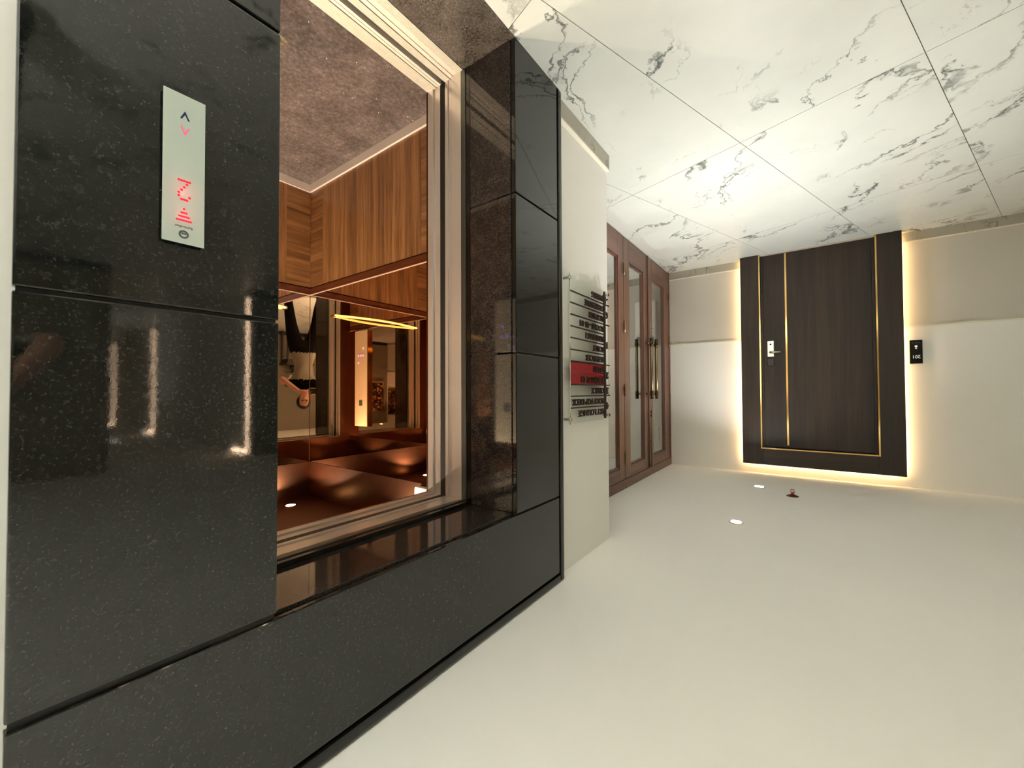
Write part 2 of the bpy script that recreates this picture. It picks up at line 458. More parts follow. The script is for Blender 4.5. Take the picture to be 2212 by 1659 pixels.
REGIONS = [(XL, PORT, YN, YB), (PORT, 1.04, 1.765, YB), (1.04, 4.05, 2.43, YB), (PORT, 1.04, YN, 0.03)]
S0, DS, T0, DT, G = 0.380, 0.797, 0.944, 1.596, 0.0016
for i in range(-12, 10):
    for j in range(-6, 6):
        s0, s1 = S0 + i * DS + G, S0 + (i + 1) * DS - G
        t0, t1 = T0 + j * DT + G, T0 + (j + 1) * DT - G
        quad = [to_world(s0, t0), to_world(s1, t0), to_world(s1, t1), to_world(s0, t1)]
        polys = []
        for (xa, xb, ya, yb) in REGIONS:
            p = clip(quad, 0, xa, False)
            if len(p) > 2: p = clip(p, 0, xb, True)
            if len(p) > 2: p = clip(p, 1, ya, False)
            if len(p) > 2: p = clip(p, 1, yb, True)
            if len(p) > 2:
                ar = abs(sum(p[k][0] * p[(k + 1) % len(p)][1] - p[(k + 1) % len(p)][0] * p[k][1] for k in range(len(p)))) / 2
                if ar > 1e-4: polys.append(p)
        if not polys: continue
        bm = bmesh.new()
        for p in polys:
            add_prism(bm, [(x, y, -0.004) for x, y in p], (0, 0, 0.004))
        c = to_world((s0 + s1) / 2, (t0 + t1) / 2)
        finish('floor_tile', bm, M['marble'], floor, (c[0], c[1], 0))
box('floor_slab', -15.2, XL, 1.0, 2.52, -0.004, -0.0005, M['marble'], floor)

# ------------------------------------------------------------------ setting: walls, ceiling
ceil = boxes('ceiling', [(-15.2, 4.05, YN, YB, CEIL, CEIL + 0.12)], M['ceil'])
tag(ceil, 'plain cream painted hall ceiling with small recessed lights', 'ceiling', kind='structure')

WX = 1.03                                # face of the sign wall
wr = boxes('wall_right', [(WX, WX + 0.16, YN, 0.30, 0, CEIL), (WX + 0.17, WX + 0.25, 1.55, 2.43, 0, CEIL), (WX, WX + 0.17, 1.60, 2.43, 0, CEIL),
                          (WX + 0.30, WX + 0.40, 1.60, 2.43, 0, CEIL), (WX, WX + 0.16, 0.30, 1.60, 2.10, CEIL)], M['wall'])
tag(wr, 'cream painted wall with the floor directory beside the elevator surround', 'wall', kind='structure')
wb = boxes('wall_back', [(XL - 0.1, 4.05, YB, YB + 0.12, 0, CEIL)], M['dado'])
tag(wb, 'far cream wall with grey dado around the dark wooden room door', 'wall', kind='structure')
for (xa, xb, za, zb) in ((0.56, 1.42, 0.925, CEIL), (XL, -0.66, 0.905, CEIL), (-0.66, 0.56, 2.10, CEIL)):
    box('upper_panel', xa, xb, YB - 0.012, YB, za, zb, M['wall'], wb)
for (xa, xb) in ((1.50, 4.05),):
    box('upper_panel', xa, xb, YB - 0.012, YB, 0.925, CEIL, M['wall'], wb)
box('dado_cap', 0.56, 1.42, YB - 0.016, YB, 0.918, 0.932, M['cream_edge'], wb, 0.002)
box('dado_cap', XL, -0.66, YB - 0.016, YB, 0.898, 0.912, M['cream_edge'], wb, 0.002)
wl_ = boxes('wall_left', [(XL - 0.12, XL, YN, 1.0, 0, CEIL), (XL - 0.12, XL, 2.52, YB, 0, CEIL)], M['taupe'])
tag(wl_, 'taupe hall wall opposite the elevator, seen in its mirror', 'wall', kind='structure')
box('dado_panel', XL, XL + 0.008, YN, 1.0, 0.09, 0.92, M['taupe'], wl_)
box('dado_panel', XL, XL + 0.008, 2.52, YB - 0.02, 0.09, 0.92, M['taupe'], wl_)
bl = boxes('baseboard_left', [(XL, XL + 0.015, YN, 1.0, 0, 0.09), (XL, XL + 0.015, 2.52, YB - 0.03, 0, 0.09)], M['console'])
tag(bl, 'dark skirting along the wall opposite the elevator', 'baseboard', kind='structure')
wf = boxes('wall_front', [(XL - 0.12, WX + 0.16, YN - 0.12, YN, 0, CEIL)], M['taupe'])
tag(wf, 'taupe hall wall behind the photographer', 'wall', kind='structure')
wc = boxes('wall_corridor', [(-15.2, XL - 0.12, 2.52, 2.64, 0, CEIL), (-15.2, XL - 0.12, 0.88, 1.0, 0, CEIL), (-15.3, -15.2, 0.88, 2.64, 0, CEIL)], M['wall'])
tag(wc, 'cream corridor wall mirrored in the polished granite', 'wall', kind='structure')
wrm = boxes('wall_room', [(4.05, 4.15, 2.33, YB, 0, CEIL), (1.43, 4.15, 2.33, 2.43, 0, CEIL)], M['wall'])
tag(wrm, 'cream wall of the room behind the glazed double doors', 'wall', kind='structure')
# skirtings
br = box('baseboard_right', WX - 0.022, WX, 1.775, 2.432, 0, 0.092, M['marble_base'], None, 0.002)
tag(br, 'short grey marble skirting under the floor directory', 'baseboard', kind='structure')
box('cap_strip', WX - 0.024, WX, 1.775, 2.434, 0.092, 0.101, M['cream_edge'], br)
bb = thing('baseboard_back', 'grey marble skirting tiles along the far wall', 'baseboard', (0, YB, 0), kind='structure')
for (xa, xb) in ((0.60, 0.985), (0.988, 1.10), (1.103, 1.425)):
    box('skirting_tile', xa, xb, YB - 0.018, YB, 0, 0.086, M['marble_base'], bb, 0.001)
for (xa, xb) in ((-1.9, -0.70), (-3.1, -1.902), (-4.3, -3.102)):
    box('skirting_tile', xa, xb, YB - 0.018, YB, 0, 0.086, M['marble_base'], bb, 0.001)
box('cap_strip', 0.60, 1.425, YB - 0.020, YB, 0.086, 0.094, M['cream_edge'], bb)
box('cap_strip', XL + 0.02, -0.70, YB - 0.020, YB, 0.086, 0.094, M['cream_edge'], bb)
box('skirting_tile', 1.52, 4.0, YB - 0.018, YB, 0, 0.086, M['marble_base'], bb)
box('dado_cap', 1.50, 4.05, YB - 0.016, YB, 0.918, 0.932, M['cream_edge'], wb, 0.002)

# ------------------------------------------------------------------ granite surround of the elevator
OY0, OY1, OZ = 0.428, 1.364, 2.018       # clear granite opening
PY0, PY1, PZ = 0.040, 1.720, 2.388       # slab extent (edge trim beyond)
por = thing('elevator_surround', 'dark leathered granite surround framing the open elevator', 'surround', (1.0, 0.9, 0))
TK = 0.022; jz = (0.0, 0.668, 1.346, OZ)
for k in range(3):
    g = 0.0035
    box('granite_slab', PORT, PORT + TK, PY0, OY0, jz[k] + (g if k else 0), jz[k + 1] - (g if k < 2 else 0.006), M['granite'], por, 0.003)
    box('granite_slab', PORT, PORT + TK, OY1 + 0.004, PY1, jz[k] + (g if k else 0), jz[k + 1] - (g if k < 2 else 0), M['granite'], por, 0.003)
    box('reveal_slab', PORT + TK + 0.001, 1.2385, OY1, OY1 + 0.02, jz[k] + (g if k else 0), jz[k + 1] - (g if k < 2 else 0), M['granite_pol'], por, 0.002)
    box('reveal_slab', PORT + TK + 0.001, 1.2385, OY0 - 0.02, OY0, jz[k] + (g if k else 0), jz[k + 1] - (g if k < 2 else 0), M['granite_pol'], por, 0.002)
box('granite_slab', PORT, PORT + TK, PY0, PY1, OZ + 0.008, PZ, M['granite'], por, 0.003)
box('soffit_slab', PORT + TK + 0.001, 1.2385, OY0 - 0.02, OY1 + 0.02, OZ + 0.001, OZ + 0.02, M['granite_pol'], por, 0.002)
box('threshold_slab', PORT, 1.279, OY0 - 0.01, OY1 + 0.01, -0.06, 0.0015, M['granite_step'], por)
# dark backing in the joints and a rounded dark edge all round
boxes('joint_backing', [(PORT + 0.008, PORT + 0.020, PY0 + 0.004, OY0 - 0.004, 0.0, PZ - 0.01), (PORT + 0.008, PORT + 0.020, OY1 + 0.008, PY1 - 0.004, 0, PZ - 0.01)], M['groove'], por)
boxes('joint_backing', [(PORT + 0.10, 1.235, OY1 + 0.004, OY1 + 0.018, 0.0, OZ), (PORT + 0.10, 1.235, OY0 - 0.018, OY0 - 0.004, 0, OZ)], M['groove'], por)
box('edge_trim', PORT + 0.012, PORT + 0.03, PY1, PY1 + 0.02, 0, PZ + 0.01, M['groove'], por)
box('edge_trim', PORT - 0.002, WX + 0.005, PY1 + 0.012, PY1 + 0.046, 0, PZ + 0.046, M['granite_edge'], por, 0.008)
box('edge_trim', PORT + 0.012, PORT + 0.03, PY0, PY1, PZ, PZ + 0.02, M['groove'], por)
box('edge_trim', PORT - 0.002, WX + 0.005, PY0, PY1 + 0.012, PZ + 0.012, PZ + 0.046, M['granite_edge'], por, 0.008)

# ------------------------------------------------------------------ elevator door frame and sills
fr = thing('elevator_door_frame', 'brushed stainless steel elevator door frame with sliding doors pushed open', 'door frame', (1.4, 0.9, 0))
HZ = 2.000
prof = [  # x0, x1, offset of the face outwards from the clear opening, material
    (1.240, 1.2645, 0.004, 'granite_edge'), (1.266, 1.294, 0.000, 'steel_dark'), (1.2945, 1.356, 0.001, 'steel'), (1.3565, 1.383, 0.008, 'steel'),
    (1.3835, 1.402, 0.003, 'steel'), (1.4025, 1.437, 0.005, 'dark_gap'), (1.4375, 1.470, 0.005, 'steel'), (1.4705, 1.486, 0.011, 'steel'), (1.4865, 1.522, 0.002, 'steel')]
names = ['frame_edge', 'landing_jamb', 'landing_jamb', 'landing_jamb', 'landing_door_panel', 'door_gap', 'car_door_panel', 'car_jamb', 'car_jamb']
for (xa, xb, off, mt), nm in zip(prof, names):
    y1 = 1.360 + off; y0 = 0.432 - off; z1 = HZ + off
    d = 0.05 if nm != 'landing_door_panel' and nm != 'car_door_panel' else 0.08
    box(nm, xa, xb, y1, 1.452, 0.002, z1 + 0.04, M[mt], fr, 0.0012)
    box(nm, xa, xb, 0.345, y0, 0.002, z1 + 0.04, M[mt], fr, 0.0012)
    box(nm.replace('jamb', 'header').replace('_panel', '_header').replace('edge', 'header'), xa, xb, y0 + 0.0005, y1 - 0.0005, z1, z1 + 0.05, M['steel_h'] if mt == 'steel' else M[mt], fr, 0.0012)
# landing and car sills with running grooves
for (xa, xb, zt, nm) in ((1.282, 1.318, 0.004, 'landing_sill'), (1.320, 1.345, 0.002, 'landing_sill'), (1.349, 1.368, 0.001, 'landing_sill'), (1.372, 1.404, 0.003, 'landing_sill'),
                         (1.432, 1.446, 0.002, 'car_sill'), (1.449, 1.462, 0.001, 'car_sill'), (1.466, 1.520, 0.003, 'car_sill')):
    box(nm, xa, xb, 0.35, 1.445, -0.03, zt, M['alu'], fr, 0.001)
    n_r = int((xb - xa) / 0.006)
    for q in range(n_r if zt > 0.0025 else 0):
        xr = xa + 0.004 + q * 0.006
        box('sill_rib', xr, xr + 0.003, 0.36, 1.358, zt, zt + 0.0012, M['alu'], fr)
box('sill_pit', 1.28, 1.522, 0.345, 1.452, -0.05, -0.031, M['dark_gap'], fr)

# ------------------------------------------------------------------ elevator car
CX0, CX1, CY0, CY1, CZ = 1.524, 2.906, 0.314, 1.476, 2.25
car = thing('elevator_car', 'open elevator car with teak wainscot, bronze mirrors and starry dark floor', 'elevator', (2.2, 0.9, 0))
box('car_floor', CX0, CX1 + 0.02, CY0 - 0.02, CY1 + 0.02, -0.05, 0.0, M['car_floor'], car)
box('shell_back', CX1 + 0.012, CX1 + 0.06, CY0 - 0.06, CY1 + 0.06, 0, CZ + 0.05, M['dark_gap'], car)
box('shell_side', CX0, CX1 + 0.012, CY1 + 0.012, CY1 + 0.06, 0, CZ + 0.05, M['dark_gap'], car)
box('shell_side', CX0, CX1 + 0.012, CY0 - 0.06, CY0 - 0.012, 0, CZ + 0.05, M['dark_gap'], car)
# front returns (inside of the door wall)
box('front_return', CX0, CX0 + 0.012, 1.365, CY1, 0, CZ, M['bronze'], car)
box('front_return', CX0, CX0 + 0.012, CY0, 0.427, 0, CZ, M['bronze'], car)
box('front_transom', CX0, CX0 + 0.012, 0.427, 1.365, 2.003, CZ, M['bronze'], car)
# skirtings
SK = 0.055
box('skirting', CX0 + 0.02, CX1 - 0.012, CY1 - 0.012, CY1 + 0.010, 0, SK, M['skirt'], car, 0.001)
box('skirting', CX0 + 0.02, CX1 - 0.012, CY0 - 0.010, CY0 + 0.012, 0, SK, M['skirt'], car, 0.001)
box('skirting', CX1 - 0.012, CX1 + 0.010, CY0 + 0.002, CY1 - 0.002, 0, SK, M['skirt'], car, 0.001)
# veneer panels: cross-grained borders and a vertical-grained centre
W0, W1 = SK + 0.001, 0.748
for (ya, yb) in ((CY1, CY1 + 0.011), (CY0 - 0.011, CY0)):
    for (xa, xb, mt) in ((CX0 + 0.013, 1.704, 'car_wood_hx'), (1.7045, 2.735, 'car_wood_v'), (2.7355, CX1, 'car_wood_hx')):
        box('veneer_panel', xa, xb, ya, yb, W0, W1, M[mt], car, 0.0008)
for (ya, yb, mt) in ((CY1 - 0.165, CY1, 'car_wood_hy'), (CY0 + 0.1655, CY1 - 0.1655, 'car_wood_v'), (CY0, CY0 + 0.165, 'car_wood_hy')):
    box('veneer_panel', CX1, CX1 + 0.011, ya, yb, W0, W1, M[mt], car, 0.0008)
# rails, rose trims, mirrors, upper bronze band
RZ0, RZ1, MZ0, MZ1 = 0.756, 0.800, 0.806, 2.004
for nm, za, zb, mt, out in (('rail', RZ0, RZ1, 'car_rail', 0.002), ('trim_strip', RZ1 + 0.0005, MZ0 - 0.0005, 'rose', 0.004), ('mirror_panel', MZ0, MZ1, 'mirror', 0.0), ('upper_band', MZ1 + 0.003, CZ, 'bronze', 0.0)):
    box(nm, CX0 + 0.013, CX1 - (out if out else 0), CY1 - out, CY1 + 0.010, za, zb, M[mt], car)
    box(nm, CX0 + 0.013, CX1 - (out if out else 0), CY0 - 0.010, CY0 + out, za, zb, M[mt], car)
    box(nm, CX1 - out, CX1 + 0.010, CY0, CY1, za, zb, M[mt], car)
box('corner_trim', CX1 - 0.0016, CX1 - 0.0002, CY1 - 0.0016, CY1 - 0.0002, MZ0, MZ1, M['bronze'], car)
box('car_ceiling', CX0, CX1 + 0.012, CY0 - 0.012, CY1 + 0.012, CZ, CZ + 0.04, M['bronze'], car)
box('ceiling_slot', 1.98, 2.05, 0.60, 1.08, CZ - 0.006, CZ - 0.0005, M['dark_gap'], car, 0.002)
for (x, y) in ((2.74, 1.27), (2.74, 0.52), (1.90, 1.27), (1.90, 0.52)):
    ring = lathe('downlight', [(0.030, -0.004), (0.036, -0.004), (0.038, 0.0), (0.030, 0.0)], (x, y, CZ), M['gold'], car, 20)
    lathe('lens', [(0.0, -0.0045), (0.029, -0.0045), (0.029, -0.001), (0.0, -0.001)], (x, y, CZ), M['lamp_warm'], ring, 20)
    disk_light('car_downlight_beam', (x, y, CZ - 0.010), 9.0, CAR_COL, 0.055, car, math.radians(135))
# bowed lit handrail on the back wall
pts = [(CX1 - 0.015 - 0.075 * math.sin(PI * k / 16), 0.50 + 0.80 * k / 16, 0.925) for k in range(17)]
hr = tube('handrail', pts, 0.0085, M['handrail'], car, 10)
for yv in (0.50, 1.30):
    lathe('handrail_mount', [(0.0, 0.0), (0.012, 0.0), (0.012, 0.022), (0.0, 0.022)], (CX1 - 0.022, yv, 0.925), M['gold'], hr, 12, 'X')
# car operating panel on the near side wall
cop = box('control_panel', 1.684, 1.915, CY0 + 0.0005, CY0 + 0.030, 0.822, 1.886, M['cop'], car, 0.003)
box('panel_edge', 1.916, 1.930, CY0 + 0.0005, CY0 + 0.028, 0.822, 1.886, M['gold'], cop, 0.001)
for (a, b) in ((0.055, 0.98), (0.10, 0.98), (0.145, 0.98), (0.055, 1.06), (0.145, 0.90)):
    lathe('button', [(0.0, 0.0), (0.013, 0.0), (0.013, 0.003), (0.0, 0.003)], (1.70 + a, CY0 + 0.0305, b + 0.12), M['led_blue'], cop, 12, 'Y')
box('display_window', 1.77, 1.83, CY0 + 0.0302, CY0 + 0.032, 1.60, 1.66, M['grey_print'], cop)
# white rounded sensor box high in the front corner
box('sensor_box', 1.560, 1.716, 1.435, CY1 - 0.001, 2.016, 2.085, M['white_plastic'], car, 0.014)

# ------------------------------------------------------------------ hall call panel with display
hp = thing('hall_call_panel', 'white glass elevator call panel with red floor display on the granite', 'call panel', (PORT, 0.2475, 0.928))
PX = PORT - 0.012
box('back_box', PX + 0.0025, PORT, 0.2165, 0.2785, 0.931, 1.217, M['plate_edge'], hp)
box('face_plate', PX, PX + 0.002, 0.2145, 0.2805, 0.928, 1.220, M['white_gloss'], hp, 0.0006)
HXF = PX - 0.0004
yc = 0.2475
def hz(f): return 1.220 - f * 0.292
def dots(name, cells, mat):
    bm = bmesh.new()
    for (dy, z, r) in cells:
        add_prism(bm, [(HXF, yc - dy + r * math.cos(2 * PI * k / 8), z + r * math.sin(2 * PI * k / 8)) for k in range(8)], (0.0004, 0, 0))
    return finish(name, bm, mat, hp)
cells = []
for rI, nn in enumerate((7, 5, 3, 1)):
    for q in range(nn):
        cells.append(((q - (nn - 1) / 2) * 0.0036, hz(0.155) - rI * 0.0075, 0.0021))
tag(dots('arrow_display', cells, M['led_red']), kind='stuff')
pat = ['.###.', '#...#', '....#', '...#.', '..#..', '.#...', '#####']
cells = [((c - 2) * 0.0042, hz(0.295) - r * 0.0061, 0.0024) for r, row in enumerate(pat) for c, ch in enumerate(row) if ch == '#']
tag(dots('floor_display', cells, M['led_red']), kind='stuff')
def chevron(name, zc, upward, mat):
    hw, hh, t = 0.0078, 0.0085, 0.0030
    sgn = 1 if upward else -1
    pts = [(-hw, -hh), (0, hh), (hw, -hh), (hw - t, -hh), (0, hh - 2.4 * t), (-hw + t, -hh)]
    prism(name, [(HXF, yc - a, zc + sgn * b) for a, b in pts], (0.0004, 0, 0), mat, hp)
chevron('up_button', hz(0.755), True, M['led_pink'])
chevron('down_button', hz(0.862), False, M['blue_print'])
# round maker's mark and its small name line
bm = bmesh.new()
def ringpoly(r0, r1, a0, a1, n, zc):
    for k in range(n):
        u0, u1 = a0 + (a1 - a0) * k / n, a0 + (a1 - a0) * (k + 1) / n
        add_prism(bm, [(HXF, yc - r0 * math.cos(u0), zc + r0 * math.sin(u0)), (HXF, yc - r1 * math.cos(u0), zc + r1 * math.sin(u0)),
                       (HXF, yc - r1 * math.cos(u1), zc + r1 * math.sin(u1)), (HXF, yc - r0 * math.cos(u1), zc + r0 * math.sin(u1))], (0.0004, 0, 0))
zl = hz(0.062)
ringpoly(0.0050, 0.0080, 0, 2 * PI, 24, zl)
add_prism(bm, [(HXF, yc + 0.0045, zl - 0.003), (HXF, yc - 0.0045, zl - 0.003), (HXF, yc - 0.0028, zl + 0.001), (HXF, yc, zl - 0.001), (HXF, yc + 0.0028, zl + 0.001)], (0.0004, 0, 0))
finish('round_emblem', bm, M['grey_print'], hp)
text_mesh('emblem_text', 'Schindler', 0.0062, (HXF + 0.0001, yc, hz(0.112)), FACE_X, M['grey_print'], hp, 0.0002, 'CENTER', 0.028)
pl = bpy.data.lights.new('display_glow', 'POINT'); pl.energy = 0.008; pl.color = (1, 0.10, 0.14); pl.shadow_soft_size = 0.004
po = bpy.data.objects.new('display_glow', pl); COL.objects.link(po); po.parent = hp; po.location = Vector((PX - 0.018, yc, 1.1155)) - WLOC[hp.name]
pl = bpy.data.lights.new('arrow_glow', 'POINT'); pl.energy = 0.006; pl.color = (1, 0.10, 0.14); pl.shadow_soft_size = 0.004
po = bpy.data.objects.new('arrow_glow', pl); COL.objects.link(po); po.parent = hp; po.location = Vector((PX - 0.016, yc, 1.163)) - WLOC[hp.name]

# ------------------------------------------------------------------ floor directory on the sign wall
sg = thing('floor_directory', 'clear acrylic floor directory with bronze letters and two red rows', 'directory sign', (WX, 2.1, 0.88))
SX = 0.998
box('acrylic_plate', SX + 0.002, SX + 0.007, 1.850, 2.368, 0.895, 1.680, M['acrylic'], sg)
tube('support_cable', [(SX - 0.004, 1.858, 0.892), (SX - 0.004, 1.858, 1.684)], 0.0024, M['chrome'], sg, 8)
box('number_bar', SX - 0.009, SX + 0.0015, 2.292, 2.309, 0.905, 1.672, M['dark_brown'], sg, 0.002)
for (yy, zz) in ((1.858, 0.915), (1.858, 1.656), (2.352, 0.915), (2.352, 1.656)):
    lathe('standoff', [(0.0, 0.0), (0.010, 0.0), (0.011, 0.004), (0.011, 0.012), (0.007, 0.014), (0.007, WX - SX + 0.010), (0.0, WX - SX + 0.010)], (SX - 0.010, yy, zz), M['chrome'], sg, 16, 'X')
def row_z(k): return 1.628 - k * 0.0616          # twelve rows from the top
ROWS = [('SKY LOUNGE', 0.335), ('ROOFTOP DECK', 0.405), ('OFFICE', 0.170), ('ROOMS 05-08', 0.300), ('STUDIO', 0.145), ('SERVICES', 0.240), ('TOILET', 0.150),
        ('SEMINARS I', 0.240), ('ROOMS - 01-04', 0.310), ('RECEPTION', 0.195), ('COFFEE HOUSE', 0.250), ('PARKING', 0.160)]
for k, (txt, wd) in enumerate(ROWS):
    text_mesh('lettering', txt, 0.046, (SX - 0.003, 2.285, row_z(k)), FACE_X, M['dark_brown'], sg, 0.0035, 'LEFT', wd, 0.0012)
for txt, zz in (('4', row_z(0.5)), ('3', row_z(2)), ('2', row_z(3.5)), ('1', row_z(6.5)), ('G', row_z(9.5)), ('-1', row_z(11))):
    text_mesh('floor_number', txt, 0.055, (SX - 0.003, 2.350, zz), FACE_X, M['dark_brown'], sg, 0.0035, 'LEFT', None, 0.002)
for k, long in ((0, 0), (1, 1), (2, 1), (4, 1), (5, 0), (6, 0), (7, 0), (8, 1), (9, 0), (10, 1)):
    zz = (row_z(k) + row_z(k + 1)) / 2
    box('divider_strip', SX - 0.004, SX + 0.0018, 1.866, 2.376 if long else 2.291, zz - 0.0035, zz + 0.0035, M['strip_brown'], sg)
for k in (3, 4):
    box('red_panel', SX - 0.0012, SX + 0.0018, 1.864, 2.291, row_z(k) - 0.0300, row_z(k) + 0.0300, M['red'], sg)

# ------------------------------------------------------------------ glazed double doors (door_1)
DX = 1.42
d1 = thing('door_1', 'brown wooden glazed double doors with brass pulls in the recess', 'door', (DX, 4.2, 0), kind='structure')
FZ, TZ = 2.355, 2.425
box('frame_head', DX, DX + 0.09, 2.45, 5.345, TZ - 0.072, CEIL - 0.0005, M['red_wood_h'], d1, 0.003)
box('frame_jamb', DX, DX + 0.09, 5.305, 5.345, 0, TZ - 0.073, M['red_wood'], d1, 0.003)
box('frame_jamb', DX, DX + 0.09, 2.45, 2.52, 0, TZ - 0.073, M['red_wood'], d1, 0.003)
box('sidelight_frame', DX + 0.012, DX + 0.052, 2.525, 2.62, 0.004, FZ - 0.004, M['red_wood'], d1)
GB, GT = 0.232, 2.236
def leaf(name, ya, yb, sa, sb):
    lf = thing_part(name, (DX, (ya + yb) / 2, 0), d1)
    X0, X1 = DX + 0.006, DX + 0.050
    box('stile', X0, X1, ya, ya + sa, 0.006, FZ - 0.005, M['red_wood'], lf, 0.004)
    box('stile', X0, X1, yb - sb, yb, 0.006, FZ - 0.005, M['red_wood'], lf, 0.004)
    box('bottom_rail', X0, X1, ya + sa, yb - sb, 0.006, GB, M['red_wood_h'], lf, 0.004)
    box('top_rail', X0, X1, ya + sa, yb - sb, GT, FZ - 0.005, M['red_wood_h'], lf, 0.004)
    b = 0.014
    bm = bmesh.new()
    for (y0, y1, z0, z1) in ((ya + sa, ya + sa + b, GB, GT), (yb - sb - b, yb - sb, GB, GT), (ya + sa + b, yb - sb - b, GB, GB + b), (ya + sa + b, yb - sb - b, GT - b, GT)):
        add_box(bm, X0 + 0.010, X1 - 0.010, y0, y1, z0, z1, 0.003)
    finish('glazing_bead', bm, M['red_wood'], lf)
    box('glass_pane', DX + 0.025, DX + 0.031, ya + sa + 0.004, yb - sb - 0.004, GB + 0.004, GT - 0.004, M['pane'], lf)
    return lf
def thing_part(name, loc, parent):
    o = bpy.data.objects.new(name, None); COL.objects.link(o); o.parent = parent
    WLOC[o.name] = Vector(loc); o.location = Vector(loc) - wl(parent); return o
lA = leaf('side_leaf', 2.63, 3.752, 0.10, 0.128)
lB = leaf('door_leaf', 3.758, 4.482, 0.155, 0.145)
lC = leaf('door_leaf', 4.490, 5.298, 0.145, 0.190)
box('meeting_strip', DX - 0.004, DX + 0.0055, 4.468, 4.500, 0.01, FZ - 0.01, M['red_wood'], d1, 0.002)
def pull(y, lf, xb, xs):
    z0, z1 = 0.945, 1.585
    p = tube('pull_handle', [(xb, y, z0), (xb, y, z1)], 0.016, M['brass'], lf, 14)
    for z in (z0 + 0.045, z1 - 0.045):
        tube('pull_mount', [(xb + (0.010 if xs > xb else -0.010), y, z), (xs, y, z)], 0.009, M['brass'], p, 8)
        lathe('pull_collar', [(0.0, -0.030), (0.019, -0.028), (0.021, 0.0), (0.019, 0.028), (0.0, 0.030)], (xb, y, z), M['dark_brass'], p, 14)
    for z in (z0, z1):
        lathe('pull_end', [(0.0, -0.012), (0.017, -0.010), (0.019, 0.0), (0.017, 0.010), (0.0, 0.012)], (xb, y, z), M['dark_brass'], p, 14)
for (yy_, lf_) in ((4.405, lB), (4.570, lC)):
    pull(yy_, lf_, DX - 0.055, DX + 0.006)
    pull(yy_, lf_, DX + 0.111, DX + 0.050)
bolt = tube('surface_bolt', [(DX - 0.012, 4.525, 1.72), (DX - 0.012, 4.525, 2.345)], 0.007, M['brass'], lC, 8)
for z in (1.74, 1.78, 2.06, 2.32):
    box('bolt_keeper', DX - 0.022, DX + 0.0055, 4.508, 4.542, z - 0.008, z + 0.008, M['brass'], bolt, 0.002)
kp = box('lock_plate', DX + 0.001, DX + 0.0055, 4.535, 4.575, 0.74, 0.88, M['brass'], lC, 0.002)
tube('key', [(DX - 0.035, 4.555, 0.81), (DX + 0.001, 4.555, 0.81)], 0.004, M['chrome'], kp, 8)
for (yy, zs) in ((3.755, (0.33, 0.89, 1.5, 2.15)), (5.301, (0.33, 0.89, 1.5, 2.15))):
    for z in zs:
        tube('hinge', [(DX - 0.004, yy, z - 0.055), (DX - 0.004, yy, z + 0.055)], 0.008, M['brass'], d1, 8)
# behind the glass: a white convector and a white notice on the wall
cv = thing('wall_convector', 'white convector heater low on the wall behind the glazed doors', 'heater', (1.71, YB, 0.33))
box('casing', 1.575, 1.85, YB - 0.10, YB - 0.0005, 0.335, 0.90, M['white_plastic'], cv, 0.018)
for k in range(6):
    box('grille_slat', 1.60, 1.825, YB - 0.104, YB - 0.099, 0.80 + 0.013 * k, 0.806 + 0.013 * k, M['grey_mark'], cv)
nt = thing('wall_notice', 'plain white notice board seen through the glazed doors', 'notice', (1.71, YB, 1.98))
box('board', 1.575, 1.85, YB - 0.03, YB - 0.012, 1.975, 2.16, M['white_plastic'], nt, 0.003)
box('hanger', 1.66, 1.76, YB - 0.0118, YB - 0.0002, 2.10, 2.14, M['grey_mark'], nt)

# ------------------------------------------------------------------ room door with lit surround (door_2)
d2 = thing('door_2', 'dark walnut room door with gold inlays and a warm backlit surround', 'door', (-0.06, YB, 0), kind='structure')
AX0, AX1, BX0, BX1 = -0.728, 0.611, -0.535, 0.420
FY0, FY1 = 5.222, 5.312
TZF, TZO = 2.325, 2.137
box('frame_post', AX0, BX0, FY0, FY1, 0.001, TZF, M['door_wood'], d2, 0.003)
box('frame_post', BX1, AX1, FY0, FY1, 0.001, TZF, M['door_wood'], d2, 0.003)
box('frame_head', BX0 + 0.0005, BX1 - 0.0005, FY0, FY1, TZO, TZF, M['door_wood_h'], d2, 0.003)
box('frame_backing', AX0 + 0.05, BX0 + 0.02, FY1 + 0.0005, YB - 0.013, 0.001, TZF - 0.05, M['door_wood'], d2)
box('frame_backing', BX1 - 0.02, AX1 - 0.05, FY1 + 0.0005, YB - 0.013, 0.001, TZF - 0.05, M['door_wood'], d2)
box('frame_backing', BX0 + 0.021, BX1 - 0.021, FY1 + 0.0005, YB - 0.013, TZO, TZF - 0.05, M['door_wood'], d2)
gw = 0.013
box('gold_inlay', BX0 - gw, BX0 - 0.0005, FY0 - 0.002, FY0 + 0.004, 0.002, TZO + gw, M['gold'], d2)
box('gold_inlay', BX1 + 0.0005, BX1 + gw, FY0 - 0.002, FY0 + 0.004, 0.002, TZO + gw, M['gold'], d2)
box('gold_inlay', BX0, BX1, FY0 - 0.002, FY0 + 0.004, TZO + 0.0005, TZO + gw, M['gold'], d2)
LY = 5.288
lf2 = box('door_leaf', BX0 + 0.022, BX1 - 0.022, LY, LY + 0.045, 0.008, TZO - 0.004, M['door_wood'], d2, 0.002)
box('door_stop', BX0 + 0.0005, BX0 + 0.021, LY - 0.008, FY1, 0.002, TZO - 0.001, M['door_wood'], d2)
box('door_stop', BX1 - 0.021, BX1 - 0.0005, LY - 0.008, FY1, 0.002, TZO - 0.001, M['door_wood'], d2)
box('gold_inlay', 0.180, 0.196, LY - 0.0015, LY + 0.002, 0.012, 2.105, M['gold'], lf2)
